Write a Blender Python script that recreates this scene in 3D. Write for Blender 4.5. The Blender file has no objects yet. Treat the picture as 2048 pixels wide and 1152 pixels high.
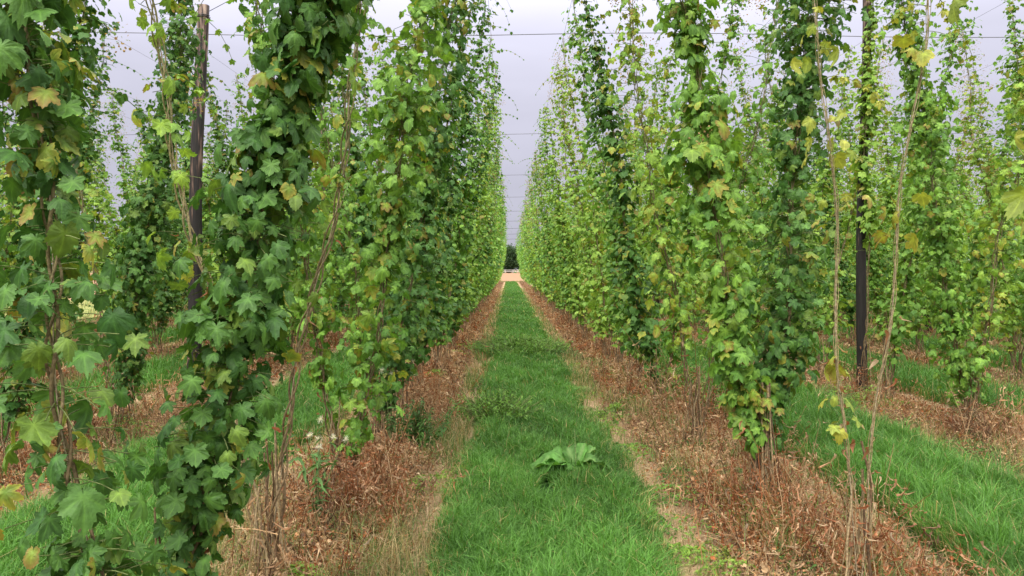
import bpy, math, random
import numpy as np
from mathutils import Vector
R = math.radians
C = bpy.context.scene.collection
S = bpy.context.scene
random.seed(7)
RNG = np.random.default_rng(11)

# ------------------------------------------------------------------ camera
cam_d = bpy.data.cameras.new('camera'); cam = bpy.data.objects.new('camera', cam_d); C.objects.link(cam)
cam.location = (0, 0, 1.6)
cam.rotation_euler = (R(90 - 1.47), 0, R(-0.23))
cam_d.lens = 26.0; cam_d.sensor_width = 36; cam_d.clip_start = 0.05; cam_d.clip_end = 3000
S.camera = cam
# ------------------------------------------------------------------ world: overcast, brighter towards the zenith
w = bpy.data.worlds.new('World'); S.world = w; w.use_nodes = True
nt = w.node_tree; N = nt.nodes; L = nt.links; N.clear()
def nn(t, **k):
    n = N.new(t)
    for a, b in k.items(): setattr(n, a, b)
    return n
out = nn('ShaderNodeOutputWorld'); bg = nn('ShaderNodeBackground'); bg.inputs[1].default_value = 0.11
sky = nn('ShaderNodeTexSky', sky_type='NISHITA'); sky.sun_disc = False
SUN_EL, SUN_ROT = 42, 205
sky.sun_elevation = R(SUN_EL); sky.sun_rotation = R(SUN_ROT)
hs = nn('ShaderNodeHueSaturation'); hs.inputs['Saturation'].default_value = 0.3
L.new(sky.outputs[0], hs.inputs['Color'])
geo = nn('ShaderNodeTexCoord'); sep = nn('ShaderNodeSeparateXYZ'); L.new(geo.outputs['Generated'], sep.inputs[0])
zc = nn('ShaderNodeMath', operation='MAXIMUM'); zc.inputs[1].default_value = 0; L.new(sep.outputs[2], zc.inputs[0])
pw = nn('ShaderNodeMath', operation='POWER'); pw.inputs[1].default_value = 2.1; L.new(zc.outputs[0], pw.inputs[0])
mr = nn('ShaderNodeMath', operation='MULTIPLY_ADD'); mr.inputs[1].default_value = 26; mr.inputs[2].default_value = 2.9; L.new(pw.outputs[0], mr.inputs[0])
mp = nn('ShaderNodeMapping'); mp.inputs['Scale'].default_value = (1.2, 1.2, 5.0); L.new(geo.outputs['Generated'], mp.inputs[0])
nz = nn('ShaderNodeTexNoise'); nz.inputs['Scale'].default_value = 1.6; nz.inputs['Detail'].default_value = 4; L.new(mp.outputs[0], nz.inputs[0])
cr = nn('ShaderNodeMapRange'); cr.inputs[1].default_value = 0.3; cr.inputs[2].default_value = 0.7
cr.inputs[3].default_value = 0.87; cr.inputs[4].default_value = 1.1; L.new(nz.outputs[0], cr.inputs[0])
mu = nn('ShaderNodeMath', operation='MULTIPLY'); L.new(mr.outputs[0], mu.inputs[0]); L.new(cr.outputs[0], mu.inputs[1])
zr = nn('ShaderNodeMapRange'); zr.interpolation_type = 'SMOOTHSTEP'; zr.inputs[1].default_value = .33; zr.inputs[2].default_value = .75; L.new(sep.outputs[2], zr.inputs[0])
zmix = nn('ShaderNodeMixRGB'); zmix.inputs[1].default_value = (0.99, 0.98, 1.19, 1); zmix.inputs[2].default_value = (1.03, 1.0, .93, 1); L.new(zr.outputs[0], zmix.inputs[0])
vm = nn('ShaderNodeVectorMath', operation='SCALE'); L.new(zmix.outputs[0], vm.inputs[0]); L.new(mu.outputs[0], vm.inputs['Scale'])
mx = nn('ShaderNodeMixRGB'); mx.inputs[0].default_value = 0.95; L.new(hs.outputs[0], mx.inputs[1]); L.new(vm.outputs[0], mx.inputs[2])
L.new(mx.outputs[0], bg.inputs[0]); L.new(bg.outputs[0], out.inputs[0])
# ------------------------------------------------------------------ sun through thin cloud
sd = bpy.data.lights.new('sun', 'SUN'); sd.energy = 1.5; sd.angle = R(14); sd.color = (1, .95, .87)
sun = bpy.data.objects.new('sun', sd); C.objects.link(sun)
az = R(SUN_ROT); el = R(SUN_EL)
sdir = Vector((math.sin(az) * math.cos(el), math.cos(az) * math.cos(el), math.sin(el)))
sun.rotation_euler = sdir.to_track_quat('Z', 'Y').to_euler()
S.view_settings.view_transform = 'Standard'; S.view_settings.look = 'None'
S.view_settings.exposure = 0.72; S.view_settings.gamma = 1
S.render.engine = 'CYCLES'
S.cycles.max_bounces = 6; S.cycles.transmission_bounces = 3; S.cycles.diffuse_bounces = 3

# ------------------------------------------------------------------ helpers
def tag(o, label=None, cat=None, group=None, kind=None):
    if label: o['label'] = label
    if cat: o['category'] = cat
    if group: o['group'] = group
    if kind: o['kind'] = kind
    return o
def empty(name, loc=(0, 0, 0)):
    o = bpy.data.objects.new(name, None); C.objects.link(o); o.location = loc; o.empty_display_size = .2; return o
class MB:
    """collects numpy verts / polygons / colours, then links ONE mesh object"""
    def __init__(s): s.v = []; s.c = []; s.f = []; s.n = 0
    def add(s, v, f, c):
        v = np.asarray(v, float); f = np.asarray(f, int); c = np.asarray(c, float)
        if c.ndim == 1: c = np.tile(c[:3], (len(v), 1))
        s.v.append(v); s.c.append(c); s.f.append(f + s.n); s.n += len(v)
    def mesh(s, name, mat, smooth=True):
        me = bpy.data.meshes.new(name)
        v = np.concatenate(s.v); c = np.concatenate(s.c)
        tot = [np.full(len(f), f.shape[1]) for f in s.f]
        tot = np.concatenate(tot); loops = np.concatenate([f.ravel() for f in s.f])
        st = np.concatenate([[0], np.cumsum(tot)[:-1]])
        me.vertices.add(len(v)); me.vertices.foreach_set('co', v.astype(np.float32).ravel())
        me.loops.add(len(loops)); me.loops.foreach_set('vertex_index', loops.astype(np.int32))
        me.polygons.add(len(tot)); me.polygons.foreach_set('loop_start', st.astype(np.int32)); me.polygons.foreach_set('loop_total', tot.astype(np.int32))
        me.polygons.foreach_set('use_smooth', np.full(len(tot), smooth))
        a = me.color_attributes.new('tint', 'FLOAT_COLOR', 'POINT')
        rgba = np.ones((len(v), 4), np.float32); rgba[:, :3] = np.clip(c, 0, 1); a.data.foreach_set('color', rgba.ravel())
        me.materials.append(mat); me.update(calc_edges=True); me.validate()
        return me
    def build(s, name, mat, parent=None, smooth=True):
        o = bpy.data.objects.new(name, s.mesh(name, mat, smooth)); C.objects.link(o); o.parent = parent; return o

def unit(a): return a / np.maximum(np.linalg.norm(a, axis=-1, keepdims=True), 1e-9)
def tube(mb, pts, rad, col, k=5):
    pts = np.asarray(pts, float); n = len(pts); rad = np.broadcast_to(rad, (n,))
    d = unit(np.gradient(pts, axis=0)); ref = np.array([0.31, .95, .1])
    a = unit(np.cross(d, ref)); b = np.cross(d, a)
    th = np.arange(k) * 2 * np.pi / k
    v = pts[:, None] + rad[:, None, None] * (np.cos(th)[None, :, None] * a[:, None] + np.sin(th)[None, :, None] * b[:, None])
    i = np.arange(n - 1)[:, None] * k; j = np.arange(k)[None]; j2 = (j + 1) % k
    f = np.stack([i + j, i + j2, i + k + j2, i + k + j], -1).reshape(-1, 4)
    if np.ndim(col) == 2: col = np.repeat(col, k, 0)
    mb.add(v.reshape(-1, 3), f, col)

def instance(mb, tv, tf, tcol, P, Y, Z, s, col):
    """template verts tv (x side, y tip, z normal) copied at P with tip dir Y, normal Z, size s; tcol(n,template)->colours"""
    n = len(P)
    if n == 0: return
    Y = unit(Y); Zv = unit(Z - (Z * Y).sum(-1, keepdims=True) * Y); X = np.cross(Y, Zv)
    v = P[:, None] + s[:, None, None] * (tv[None, :, 0:1] * X[:, None] + tv[None, :, 1:2] * Y[:, None] + tv[None, :, 2:3] * Zv[:, None])
    f = tf[None] + (np.arange(n) * len(tv))[:, None, None]
    c = tcol(col) if callable(tcol) else np.repeat(col[:, None], len(tv), 1)
    mb.add(v.reshape(-1, 3), f.reshape(-1, tf.shape[1]), c.reshape(-1, 3))

# ------------------------------------------------------------------ leaf shapes
def leaf_shape(nout, rings, lobes, serr, deep=.3, curl=.25, seed=0):
    """hop leaf: heart base, 3 or 5 pointed lobes, toothed edge, folded along the veins. y=tip, z=normal"""
    rg = np.random.default_rng(seed)
    th = np.linspace(-np.pi, np.pi, nout, endpoint=False)
    if lobes == 5: ang = np.radians([0, 52, -52, 112, -112]); ln = [1, .88, .88, .66, .66]; wd = [.52, .50, .50, .55, .55]
    elif lobes == 3: ang = np.radians([0, 58, -58]); ln = [1, .78, .78]; wd = [.6, .62, .62]
    else: ang = np.radians([0]); ln = [1]; wd = [.8]
    r = np.zeros(nout) + .42
    for a, l_, w_ in zip(ang, ln, wd):
        d = np.abs((th - a + np.pi) % (2 * np.pi) - np.pi)
        r = np.maximum(r, l_ * (1 - deep * np.minimum(d / w_, 1.45) ** 1.8) + .05 * np.exp(-d / .07))
    back = np.abs((th - np.pi + np.pi) % (2 * np.pi) - np.pi)
    back = np.pi - np.abs(th)
    r = np.where(back < .5, .10 + .42 * (back / .5) ** .7, r)
    r = r * (1 + serr * np.where(np.arange(nout) % 2 == 0, 1, -1))
    r *= 1 + .04 * rg.standard_normal(nout)
    vein = np.min([np.abs((th - a + np.pi) % (2 * np.pi) - np.pi) for a in ang], axis=0)
    fold = np.minimum(vein / .5, 1.0)
    V = [[0, 0, 0]]; M = [1.0]; E = [0.0]
    ph = rg.uniform(0, 6)
    for q in range(1, rings + 1):
        t = q / rings
        rr = r * t if q == rings else (r * .75 + .25 * np.mean(r)) * t
        x = rr * np.sin(th); y = rr * np.cos(th)
        z = -.13 * (1 - fold) * t + .05 * t * np.sin(3 * th + ph) - curl * (rr ** 2) + .02 * rg.standard_normal(nout) * t
        V += list(np.stack([x, y, z], 1)); M += list(np.clip(1 - vein / .12, 0, 1) * (1 if q < rings else .4)); E += [t ** 2] * nout
    F = []
    for j in range(nout):
        F.append([0, 1 + j, 1 + (j + 1) % nout])
    F3 = np.array(F)
    for q in range(1, rings):
        o = 1 + (q - 1) * nout; p = o + nout
        for j in range(nout):
            k = (j + 1) % nout; F += [[o + j, p + j, p + k], [o + j, p + k, o + k]]
    return np.array(V, float), np.array(F), np.array(M), np.array(E)
NEAR = [leaf_shape(60, 2, l, .055, deep=d, curl=c, seed=i) for i, (l, d, c) in enumerate([(5, .34, .22), (3, .30, .3), (5, .52, .12), (3, .22, .18), (5, .40, .4), (1, .3, .3), (3, .3, .75), (5, .45, .6), (5, .3, -.25)])]
MID = [leaf_shape(16, 1, l, 0.05, deep=.34, curl=c, seed=9 + i) for i, (l, c) in enumerate([(3, .3), (5, .15), (3, .4)])]
FAR = [leaf_shape(8, 1, 3, 0, deep=.4, curl=.3, seed=20 + i) for i in range(2)]

def leaf_cols(M, E, near):
    def f(col):
        # col: (n,4) rgb + age ; age yellows and browns the edge, veins a bit paler
        base = col[:, None, :3]; age = col[:, None, 3:4]
        c = np.repeat(base, len(M), 1)
        if near: c = c * (1 + .55 * M[None, :, None] * np.array([1.1, 1, .7]))
        yel = np.array([.40, .38, .055]); brn = np.array([.24, .13, .05])
        e = np.clip(E[None, :, None] * 1.3 * age, 0, 1)
        c = c * (1 - e) + yel * e
        e2 = np.clip((E[None, :, None] - .65) * 3 * np.clip(age - .75, 0, 1) * 4, 0, .8)
        return c * (1 - e2) + brn * e2
    return f
GREENS = {'dark': (np.array([.042, .115, .025]), np.array([.105, .228, .043])),
          'mid': (np.array([.078, .185, .030]), np.array([.190, .355, .052])),
          'light': (np.array([.130, .260, .036]), np.array([.270, .420, .062])),
          'yellow': (np.array([.190, .270, .040]), np.array([.380, .400, .075]))}
def add_leaves(mb, P, Y, Z, s, tone, lod, rg, ages=.1):
    n = len(P); lo, hi = GREENS[tone]
    t = rg.random((n, 1)); col = lo * (1 - t) + hi * t
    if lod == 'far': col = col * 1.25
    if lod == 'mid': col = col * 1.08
    up = rg.random(n) < .12                                    # young pale leaves among the old ones
    col[up] = col[up] * .5 + .5 * GREENS['yellow'][0]
    age = np.where(rg.random(n) < ages, rg.uniform(.4, 1.1, n), 0)
    # ageing leaves lose their green as a whole
    col = col * (1 - .4 * age[:, None]) + .4 * age[:, None] * np.array([.25, .30, .04])
    col4 = np.concatenate([col, age[:, None]], 1)
    shapes = {'near': NEAR, 'mid': MID, 'far': FAR}[lod]
    pick = rg.integers(0, len(shapes), n)
    for i, (tv, tf, M, E) in enumerate(shapes):
        m = pick == i
        instance(mb, tv, tf, leaf_cols(M, E, lod == 'near'), P[m], Y[m], Z[m], s[m], col4[m])

# ------------------------------------------------------------------ materials
def new_mat(name):
    m = bpy.data.materials.new(name); m.use_nodes = True; t = m.node_tree; t.nodes.clear()
    o = t.nodes.new('ShaderNodeOutputMaterial'); return m, t, o
def leafy(name, rough=.5, trans=.3, spec=.35, bump=0.0, sat=1.0):
    m, t, o = new_mat(name); n = t.nodes; l = t.links
    a = n.new('ShaderNodeAttribute'); a.attribute_name = 'tint'
    p = n.new('ShaderNodeBsdfPrincipled'); p.inputs['Roughness'].default_value = rough; p.inputs['Specular IOR Level'].default_value = spec
    tr = n.new('ShaderNodeBsdfTranslucent'); mix = n.new('ShaderNodeMixShader'); mix.inputs[0].default_value = trans
    tc = n.new('ShaderNodeTexCoord'); nz = n.new('ShaderNodeTexNoise'); nz.inputs['Scale'].default_value = 45; nz.inputs['Detail'].default_value = 3
    l.new(tc.outputs['Object'], nz.inputs[0])
    mrn = n.new('ShaderNodeMapRange'); mrn.inputs[1].default_value = .3; mrn.inputs[2].default_value = .7; mrn.inputs[3].default_value = .8; mrn.inputs[4].default_value = 1.2
    l.new(nz.outputs[0], mrn.inputs[0])
    vs = n.new('ShaderNodeVectorMath'); vs.operation = 'SCALE'; l.new(a.outputs['Color'], vs.inputs[0]); l.new(mrn.outputs[0], vs.inputs['Scale'])
    l.new(vs.outputs[0], p.inputs['Base Color'])
    g = n.new('ShaderNodeMixRGB'); g.blend_type = 'MULTIPLY'; g.inputs[0].default_value = 1; g.inputs[2].default_value = (1.5, 1.5, .8, 1)
    l.new(vs.outputs[0], g.inputs[1]); l.new(g.outputs[0], tr.inputs[0])
    if bump:
        b = n.new('ShaderNodeBump'); b.inputs['Strength'].default_value = bump; b.inputs['Distance'].default_value = .004
        n2 = n.new('ShaderNodeTexNoise'); n2.inputs['Scale'].default_value = 130; l.new(tc.outputs['Object'], n2.inputs[0])
        l.new(n2.outputs[0], b.inputs['Height']); l.new(b.outputs[0], p.inputs['Normal'])
    l.new(p.outputs[0], mix.inputs[1]); l.new(tr.outputs[0], mix.inputs[2]); l.new(mix.outputs[0], o.inputs[0]); return m
M_LEAF = leafy('hop_leaf', .50, .22, .28, .5)
M_GRASS = leafy('grass_blade', .5, .3, .3)
M_DEAD = leafy('dead_weed', .8, .15, .1)
M_FLOW = leafy('hop_flower', .8, .3, .1)
def barky(name, trans=False, scale=60):
    m, t, o = new_mat(name); n = t.nodes; l = t.links
    a = n.new('ShaderNodeAttribute'); a.attribute_name = 'tint'
    p = n.new('ShaderNodeBsdfPrincipled'); p.inputs['Roughness'].default_value = .75; p.inputs['Specular IOR Level'].default_value = .2
    tc = n.new('ShaderNodeTexCoord'); nz = n.new('ShaderNodeTexNoise'); nz.inputs['Scale'].default_value = scale; nz.inputs['Detail'].default_value = 5
    l.new(tc.outputs['Object'], nz.inputs[0])
    mrn = n.new('ShaderNodeMapRange'); mrn.inputs[1].default_value = .3; mrn.inputs[2].default_value = .7; mrn.inputs[3].default_value = .55; mrn.inputs[4].default_value = 1.4
    l.new(nz.outputs[0], mrn.inputs[0])
    vs = n.new('ShaderNodeVectorMath'); vs.operation = 'SCALE'; l.new(a.outputs['Color'], vs.inputs[0]); l.new(mrn.outputs[0], vs.inputs['Scale'])
    l.new(vs.outputs[0], p.inputs['Base Color']); l.new(p.outputs[0], o.inputs[0])
    b = n.new('ShaderNodeBump'); b.inputs['Strength'].default_value = .6; b.inputs['Distance'].default_value = .01
    l.new(nz.outputs[0], b.inputs['Height']); l.new(b.outputs[0], p.inputs['Normal']); return m
M_STEM = barky('bine_bark')

def ramp(n, stops):
    r = n.new('ShaderNodeValToRGB'); e = r.color_ramp.elements
    while len(e) > len(stops): e.remove(e[-1])
    while len(e) < len(stops): e.new(.5)
    for x, (p, c) in zip(e, stops): x.position = p; x.color = (*c, 1)
    return r
ROW_R, ROW_L, PITCH, GC, GHW = 1.64, -1.11, 2.75, .26, .60       # row lines, spacing, grass centre, half width

def ground_material():
    m, t, o = new_mat('yard_soil'); n = t.nodes; l = t.links
    def math_(op, a, b=None, cl=False):
        k = n.new('ShaderNodeMath'); k.operation = op; k.use_clamp = cl
        for i, q in enumerate((a, b)):
            if q is None: continue
            if isinstance(q, (int, float)): k.inputs[i].default_value = q
            else: l.new(q, k.inputs[i])
        return k.outputs[0]
    tc = n.new('ShaderNodeTexCoord'); sp = n.new('ShaderNodeSeparateXYZ'); l.new(tc.outputs['Object'], sp.inputs[0])
    def noise(sc, det=4, rough=.6):
        k = n.new('ShaderNodeTexNoise'); k.inputs['Scale'].default_value = sc; k.inputs['Detail'].default_value = det; k.inputs['Roughness'].default_value = rough
        l.new(tc.outputs['Object'], k.inputs[0]); return k.outputs[0]
    # distance from the nearest grass-strip centre line
    u = math_('SUBTRACT', sp.outputs[0], GC - PITCH / 2)
    u = math_('FLOORED_MODULO', u, PITCH); u = math_('ABSOLUTE', math_('SUBTRACT', u, PITCH / 2))
    u = math_('ADD', u, math_('MULTIPLY', math_('SUBTRACT', noise(1.3, 5), .5), .42))
    mr = n.new('ShaderNodeMapRange'); mr.inputs[1].default_value = GHW - .04; mr.inputs[2].default_value = GHW + .08; l.new(u, mr.inputs[0])
    grass = ramp(n, [(.3, (.028, .060, .016)), (.55, (.040, .115, .022)), (.8, (.060, .150, .030))]); l.new(noise(22, 6, .7), grass.inputs[0])
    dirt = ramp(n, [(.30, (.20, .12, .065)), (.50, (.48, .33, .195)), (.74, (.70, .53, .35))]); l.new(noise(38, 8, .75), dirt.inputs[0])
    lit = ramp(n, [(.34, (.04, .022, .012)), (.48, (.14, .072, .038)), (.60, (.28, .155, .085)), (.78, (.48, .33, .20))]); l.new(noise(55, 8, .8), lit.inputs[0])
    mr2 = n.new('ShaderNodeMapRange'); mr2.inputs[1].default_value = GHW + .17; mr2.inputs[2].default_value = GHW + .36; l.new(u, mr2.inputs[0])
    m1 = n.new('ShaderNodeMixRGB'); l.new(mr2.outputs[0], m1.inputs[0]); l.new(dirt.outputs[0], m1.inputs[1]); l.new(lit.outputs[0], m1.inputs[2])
    # green weed patches on the bare strip
    gp = n.new('ShaderNodeMapRange'); gp.inputs[1].default_value = .58; gp.inputs[2].default_value = .68; gp.inputs[4].default_value = .6; l.new(noise(1.7, 3), gp.inputs[0])
    m3 = n.new('ShaderNodeMixRGB'); l.new(gp.outputs[0], m3.inputs[0]); l.new(m1.outputs[0], m3.inputs[1]); l.new(grass.outputs[0], m3.inputs[2])
    m2 = n.new('ShaderNodeMixRGB'); l.new(mr.outputs[0], m2.inputs[0]); l.new(grass.outputs[0], m2.inputs[1]); l.new(m3.outputs[0], m2.inputs[2])
    p = n.new('ShaderNodeBsdfPrincipled'); p.inputs['Roughness'].default_value = .95; p.inputs['Specular IOR Level'].default_value = .1
    l.new(m2.outputs[0], p.inputs['Base Color'])
    b = n.new('ShaderNodeBump'); b.inputs['Strength'].default_value = .9; b.inputs['Distance'].default_value = .03
    l.new(noise(45, 8, .8), b.inputs['Height']); l.new(b.outputs[0], p.inputs['Normal']); l.new(p.outputs[0], o.inputs[0]); return m
def simple_noise_mat(name, stops, sc, stretch=(1, 1, 1), rough=.95):
    m, t, o = new_mat(name); n = t.nodes; l = t.links
    tc = n.new('ShaderNodeTexCoord'); mp = n.new('ShaderNodeMapping'); mp.inputs['Scale'].default_value = stretch
    l.new(tc.outputs['Object'], mp.inputs[0]); k = n.new('ShaderNodeTexNoise'); k.inputs['Scale'].default_value = sc; k.inputs['Detail'].default_value = 8; k.inputs['Roughness'].default_value = .7
    l.new(mp.outputs[0], k.inputs[0]); r = ramp(n, stops); l.new(k.outputs[0], r.inputs[0])
    p = n.new('ShaderNodeBsdfPrincipled'); p.inputs['Roughness'].default_value = rough; p.inputs['Specular IOR Level'].default_value = .2; l.new(r.outputs[0], p.inputs['Base Color'])
    b = n.new('ShaderNodeBump'); b.inputs['Strength'].default_value = .5; b.inputs['Distance'].default_value = .02; l.new(k.outputs[0], b.inputs['Height']); l.new(b.outputs[0], p.inputs['Normal'])
    l.new(p.outputs[0], o.inputs[0]); return m

# ------------------------------------------------------------------ ground
def strip_u(x): return np.abs((x - (GC - PITCH / 2)) % PITCH - PITCH / 2)
def wob(x, y):
    return (.5 * np.sin(x * 1.7 + y * .9 + 1) + .3 * np.sin(x * 3.1 - y * 2.3) + .2 * np.sin(y * 5.1 + x * 4.2))
def gz(x, y):
    u = strip_u(x); d = np.clip((u - .75) / .6, 0, 1)
    inyard = (y < 91) & (x > -14)
    return np.where(inyard, .07 * d * d * (3 - 2 * d) + .018 * wob(x, y) + .01 * wob(x * 4, y * 3.3)* 1.0, 0 * x)
YARD_END = 92
def make_ground():
    xs = np.concatenate([[-500, -300, -150, -80, -40, -25], np.arange(-18, 40, .12), [45, 60, 100, 200, 400]])
    ys = np.concatenate([[-60, -20, -6], np.arange(-2, 14, .12), np.arange(14, 95, .5), [97, 100, 120, 150, 200, 350, 600, 900, 1500]])
    X, Y = np.meshgrid(xs, ys); Z = gz(X, Y)
    v = np.stack([X, Y, Z], -1).reshape(-1, 3); nx = len(xs)
    i, j = np.meshgrid(np.arange(len(xs) - 1), np.arange(len(ys) - 1)); a = (j * nx + i).ravel()
    f = np.stack([a, a + 1, a + nx + 1, a + nx], 1)
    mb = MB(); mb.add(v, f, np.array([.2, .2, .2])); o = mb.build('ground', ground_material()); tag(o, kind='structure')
make_ground()
FIELD = simple_noise_mat('stubble', [(.3, (.22, .125, .07)), (.55, (.34, .205, .12)), (.8, (.42, .275, .17))], .6, (1, 6, 1))
MARG = simple_noise_mat('rough_grass', [(.3, (.10, .14, .04)), (.5, (.24, .26, .08)), (.75, (.40, .36, .15))], 1.3)
def sheet(name, x0, x1, y0, y1, z, mat, nx=60, ny=60, amp=.03):
    xs = np.linspace(x0, x1, nx); ys = np.linspace(y0, y1, ny); X, Y = np.meshgrid(xs, ys)
    v = np.stack([X, Y, z + amp * wob(X * .3, Y * .3)], -1).reshape(-1, 3)
    i, j = np.meshgrid(np.arange(nx - 1), np.arange(ny - 1)); a = (j * nx + i).ravel()
    mb = MB(); mb.add(v, np.stack([a, a + 1, a + nx + 1, a + nx], 1), np.array([.3, .3, .3])); return tag(mb.build(name, mat), kind='structure')
sheet('field', -400, 400, YARD_END + 3, 290, .012, FIELD, amp=0)
sheet('field', -400, -22, 0, YARD_END + 3, .012, FIELD, amp=0)
sheet('grass_verge', -22, -13.6, 0, YARD_END + 3, .017, MARG, amp=0)

# ------------------------------------------------------------------ grass, litter and dead weeds (uncountable)
def sample_y(n, y0, y1, p, rg):
    """density falling as y^-p"""
    u = rg.random(n); a = 1 - p
    return (y0 ** a + u * (y1 ** a - y0 ** a)) ** (1 / a)
def blades(mb, P, H, Wd, lean, rg, col):
    n = len(P); th = rg.uniform(0, 2 * np.pi, n); d = np.stack([np.cos(th), np.sin(th), 0 * th], 1)
    s = np.stack([-np.sin(th + rg.normal(0, .5, n)), np.cos(th), 0 * th], 1)
    up = np.array([0, 0, 1.0]); H = H[:, None]; Wd = Wd[:, None]; k = lean[:, None]
    m = P + up * H * .6 + d * H * .28 * k; t = P + up * H * (1 - .25 * k) + d * H * .85 * k
    v = np.stack([P - s * Wd, P + s * Wd, m + s * Wd * .8, m - s * Wd * .8, t], 1).reshape(-1, 3)
    b = (np.arange(n) * 5)[:, None]
    c = np.repeat(col[:, None], 5, 1); c[:, 4] *= 1.15
    mb.v.append(v); mb.c.append(c.reshape(-1, 3))
    mb.f.append(b + np.array([[0, 1, 2, 3]]) + mb.n); mb.f.append(b + np.array([[3, 2, 4]]) + mb.n); mb.n += len(v)
def edge_noise(x, y): return .10 * wob(x * .6 + 3, y * 1.3) + .05 * wob(x * 5, y * 4)
def strip_grass(mb, cx, n, y0, y1, rg, hmul=1.0):
    y = sample_y(n, y0, y1, 1.75, rg); off = rg.uniform(-1, 1, n)
    x = cx + off * GHW * 1.08 + edge_noise(cx + np.sign(off) * 7, y)
    z = gz(x, y); clump = .5 + .5 * wob(x * 5.5 + 2, y * 4.7); big = .5 + .5 * wob(x * 1.3 + 5, y * 1.1)
    sc = np.clip(y / 6, 1, 5.0)
    H = (.05 + .10 * clump * rg.random(n) + .07 * rg.random(n) + .07 * (rg.random(n) < .06)) * hmul * np.where(np.abs(off) > .85, .8, 1)
    Wd = (.0018 + .0020 * rg.random(n)) * sc
    t = (np.clip(.25 * clump + .3 * big + .45 * rg.random(n), 0, 1))[:, None]
    t = t ** 1.15; col = np.array([.030, .085, .016]) * (1 - t) + np.array([.150, .350, .056]) * t
    dry = (rg.random(n) < .03 + .20 * (np.abs(off) > .86)); col[dry] = np.array([.48, .38, .17]) * rg.uniform(.6, 1.1, (dry.sum(), 1))
    blades(mb, np.stack([x, y, z - .005], 1), H, Wd, rg.uniform(.2, 1.1, n), rg, col)
g = MB(); rg = np.random.default_rng(3)
strip_grass(g, GC, 260000, 2.6, 92, rg)
o = g.build('grass', M_GRASS, smooth=False); tag(o, 'mown bright green grass running down the central path', 'grass', kind='stuff')
g = MB()
strip_grass(g, GC + PITCH, 130000, 3.2, 70, rg, 1.75)
strip_grass(g, GC - PITCH, 110000, 3.0, 50, rg, 1.35)
for k, q in ((2, 26000), (3, 20000), (4, 14000), (5, 12000), (6, 10000), (7, 8000), (-2, 26000), (-3, 16000), (-4, 12000)): strip_grass(g, GC + k * PITCH, q, max(7, abs(k) * 3.4), 60, rg, 1.7)
o = g.build('alley_grass', M_GRASS, smooth=False); tag(o, 'longer green grass in the alleys between the outer hop rows', 'grass', kind='stuff')

# tall pale seeding grass along the path's left edge
g = MB(); n = 3600; y = sample_y(n, 2.7, 20, 1.4, rg); x = -.45 + rg.normal(0, .17, n) - .1 * (y < 5); kk = rg.random(n) < .04 + 1.1 * np.clip(.5 + .6 * wob(x * 4 + 3, y * 3.1), 0, 1) ** 3; x = x[kk]; y = y[kk]; n = len(x) 
col = np.array([.42, .36, .17]) * rg.uniform(.6, 1.15, (n, 1)); gr = rg.random(n) < .45; col[gr] = np.array([.10, .19, .05])
blades(g, np.stack([x, y, gz(x, y)], 1), rg.gamma(3.2, .045, n).clip(.05, .38), .0016 * np.clip(y / 5, 1, 3), rg.uniform(.2, 1.5, n), rg, col)
n = 3500; y = sample_y(n, 2.8, 14, 1.4, rg); x = np.where(rg.random(n) < .35, 1.0 + rg.normal(0, .08, n), np.where(rg.random(n) < .5, ROW_R + rg.normal(0, .3, n), 2.2 + rg.normal(0, .1, n)))
col = np.array([.36, .30, .14]) * rg.uniform(.6, 1.15, (n, 1)); gr = rg.random(n) < .5; col[gr] = np.array([.12, .22, .05])
blades(g, np.stack([x, y, gz(x, y)], 1), rg.uniform(.05, .16, n), .0016 * np.clip(y / 5, 1, 3), rg.uniform(.3, 1.2, n), rg, col)
def mixed(cx, sx, y0, y1, n, seed, pw=2.0):
    rg2 = np.random.default_rng(seed); y = sample_y(n, y0, y1, 1.6, rg2); x = cx + rg2.uniform(-sx, sx, n); m = np.clip(.5 + .6 * wob(x * 3.1 + seed, y * 2.3), 0, 1) ** pw
    kk = rg2.random(n) < m; x = x[kk]; y = y[kk]; n = len(x); col = np.array([.50, .38, .20]) * rg2.uniform(.4, 1.1, (n, 1)); gq = rg2.random(n) < .5 + .3 * wob(x * 2, y * 2 + seed); col[gq] = np.array([.11, .19, .045]) * rg2.uniform(.6, 1.4, (gq.sum(), 1))
    blades(g, np.stack([x, y, gz(x, y)], 1), rg2.gamma(3, .035, n).clip(.03, .28), .0017 * np.clip(y / 5, 1, 4), rg2.uniform(.2, 1.5, n), rg2, col)
mixed(-.85, .42, 2.7, 7, 22000, 5); mixed(-1.55, .3, 2.7, 9, 16000, 15, 1.5); mixed(1.42, .25, 2.7, 12, 16000, 8, 3); mixed(1.9, .5, 2.8, 12, 20000, 9, 3.5); mixed(-.5, .12, 6, 60, 9000, 4, 1); mixed(1.05, .12, 9, 60, 8000, 3, 1); mixed(3.9, .6, 5, 20, 14000, 6, 2.5); mixed(-3.5, .6, 4, 20, 14000, 7, 2.5)
mixed(-17.6, 4.2, 12, 90, 40000, 40, .6); mixed(1.5, 3.5, 89, 95, 3000, 41, .3)
for k in (2, 3, 4, 5): mixed(ROW_R + k * PITCH, .85, 9, 50, 9000, 20 + k, 1)
for k in (2, 3, 4): mixed(ROW_L - k * PITCH, .85, 8, 50, 9000, 30 + k, 1)
o = g.build('dry_grass', M_GRASS, smooth=False); tag(o, 'straw coloured seeding grass along the edges of the path', 'grass', kind='stuff')

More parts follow.
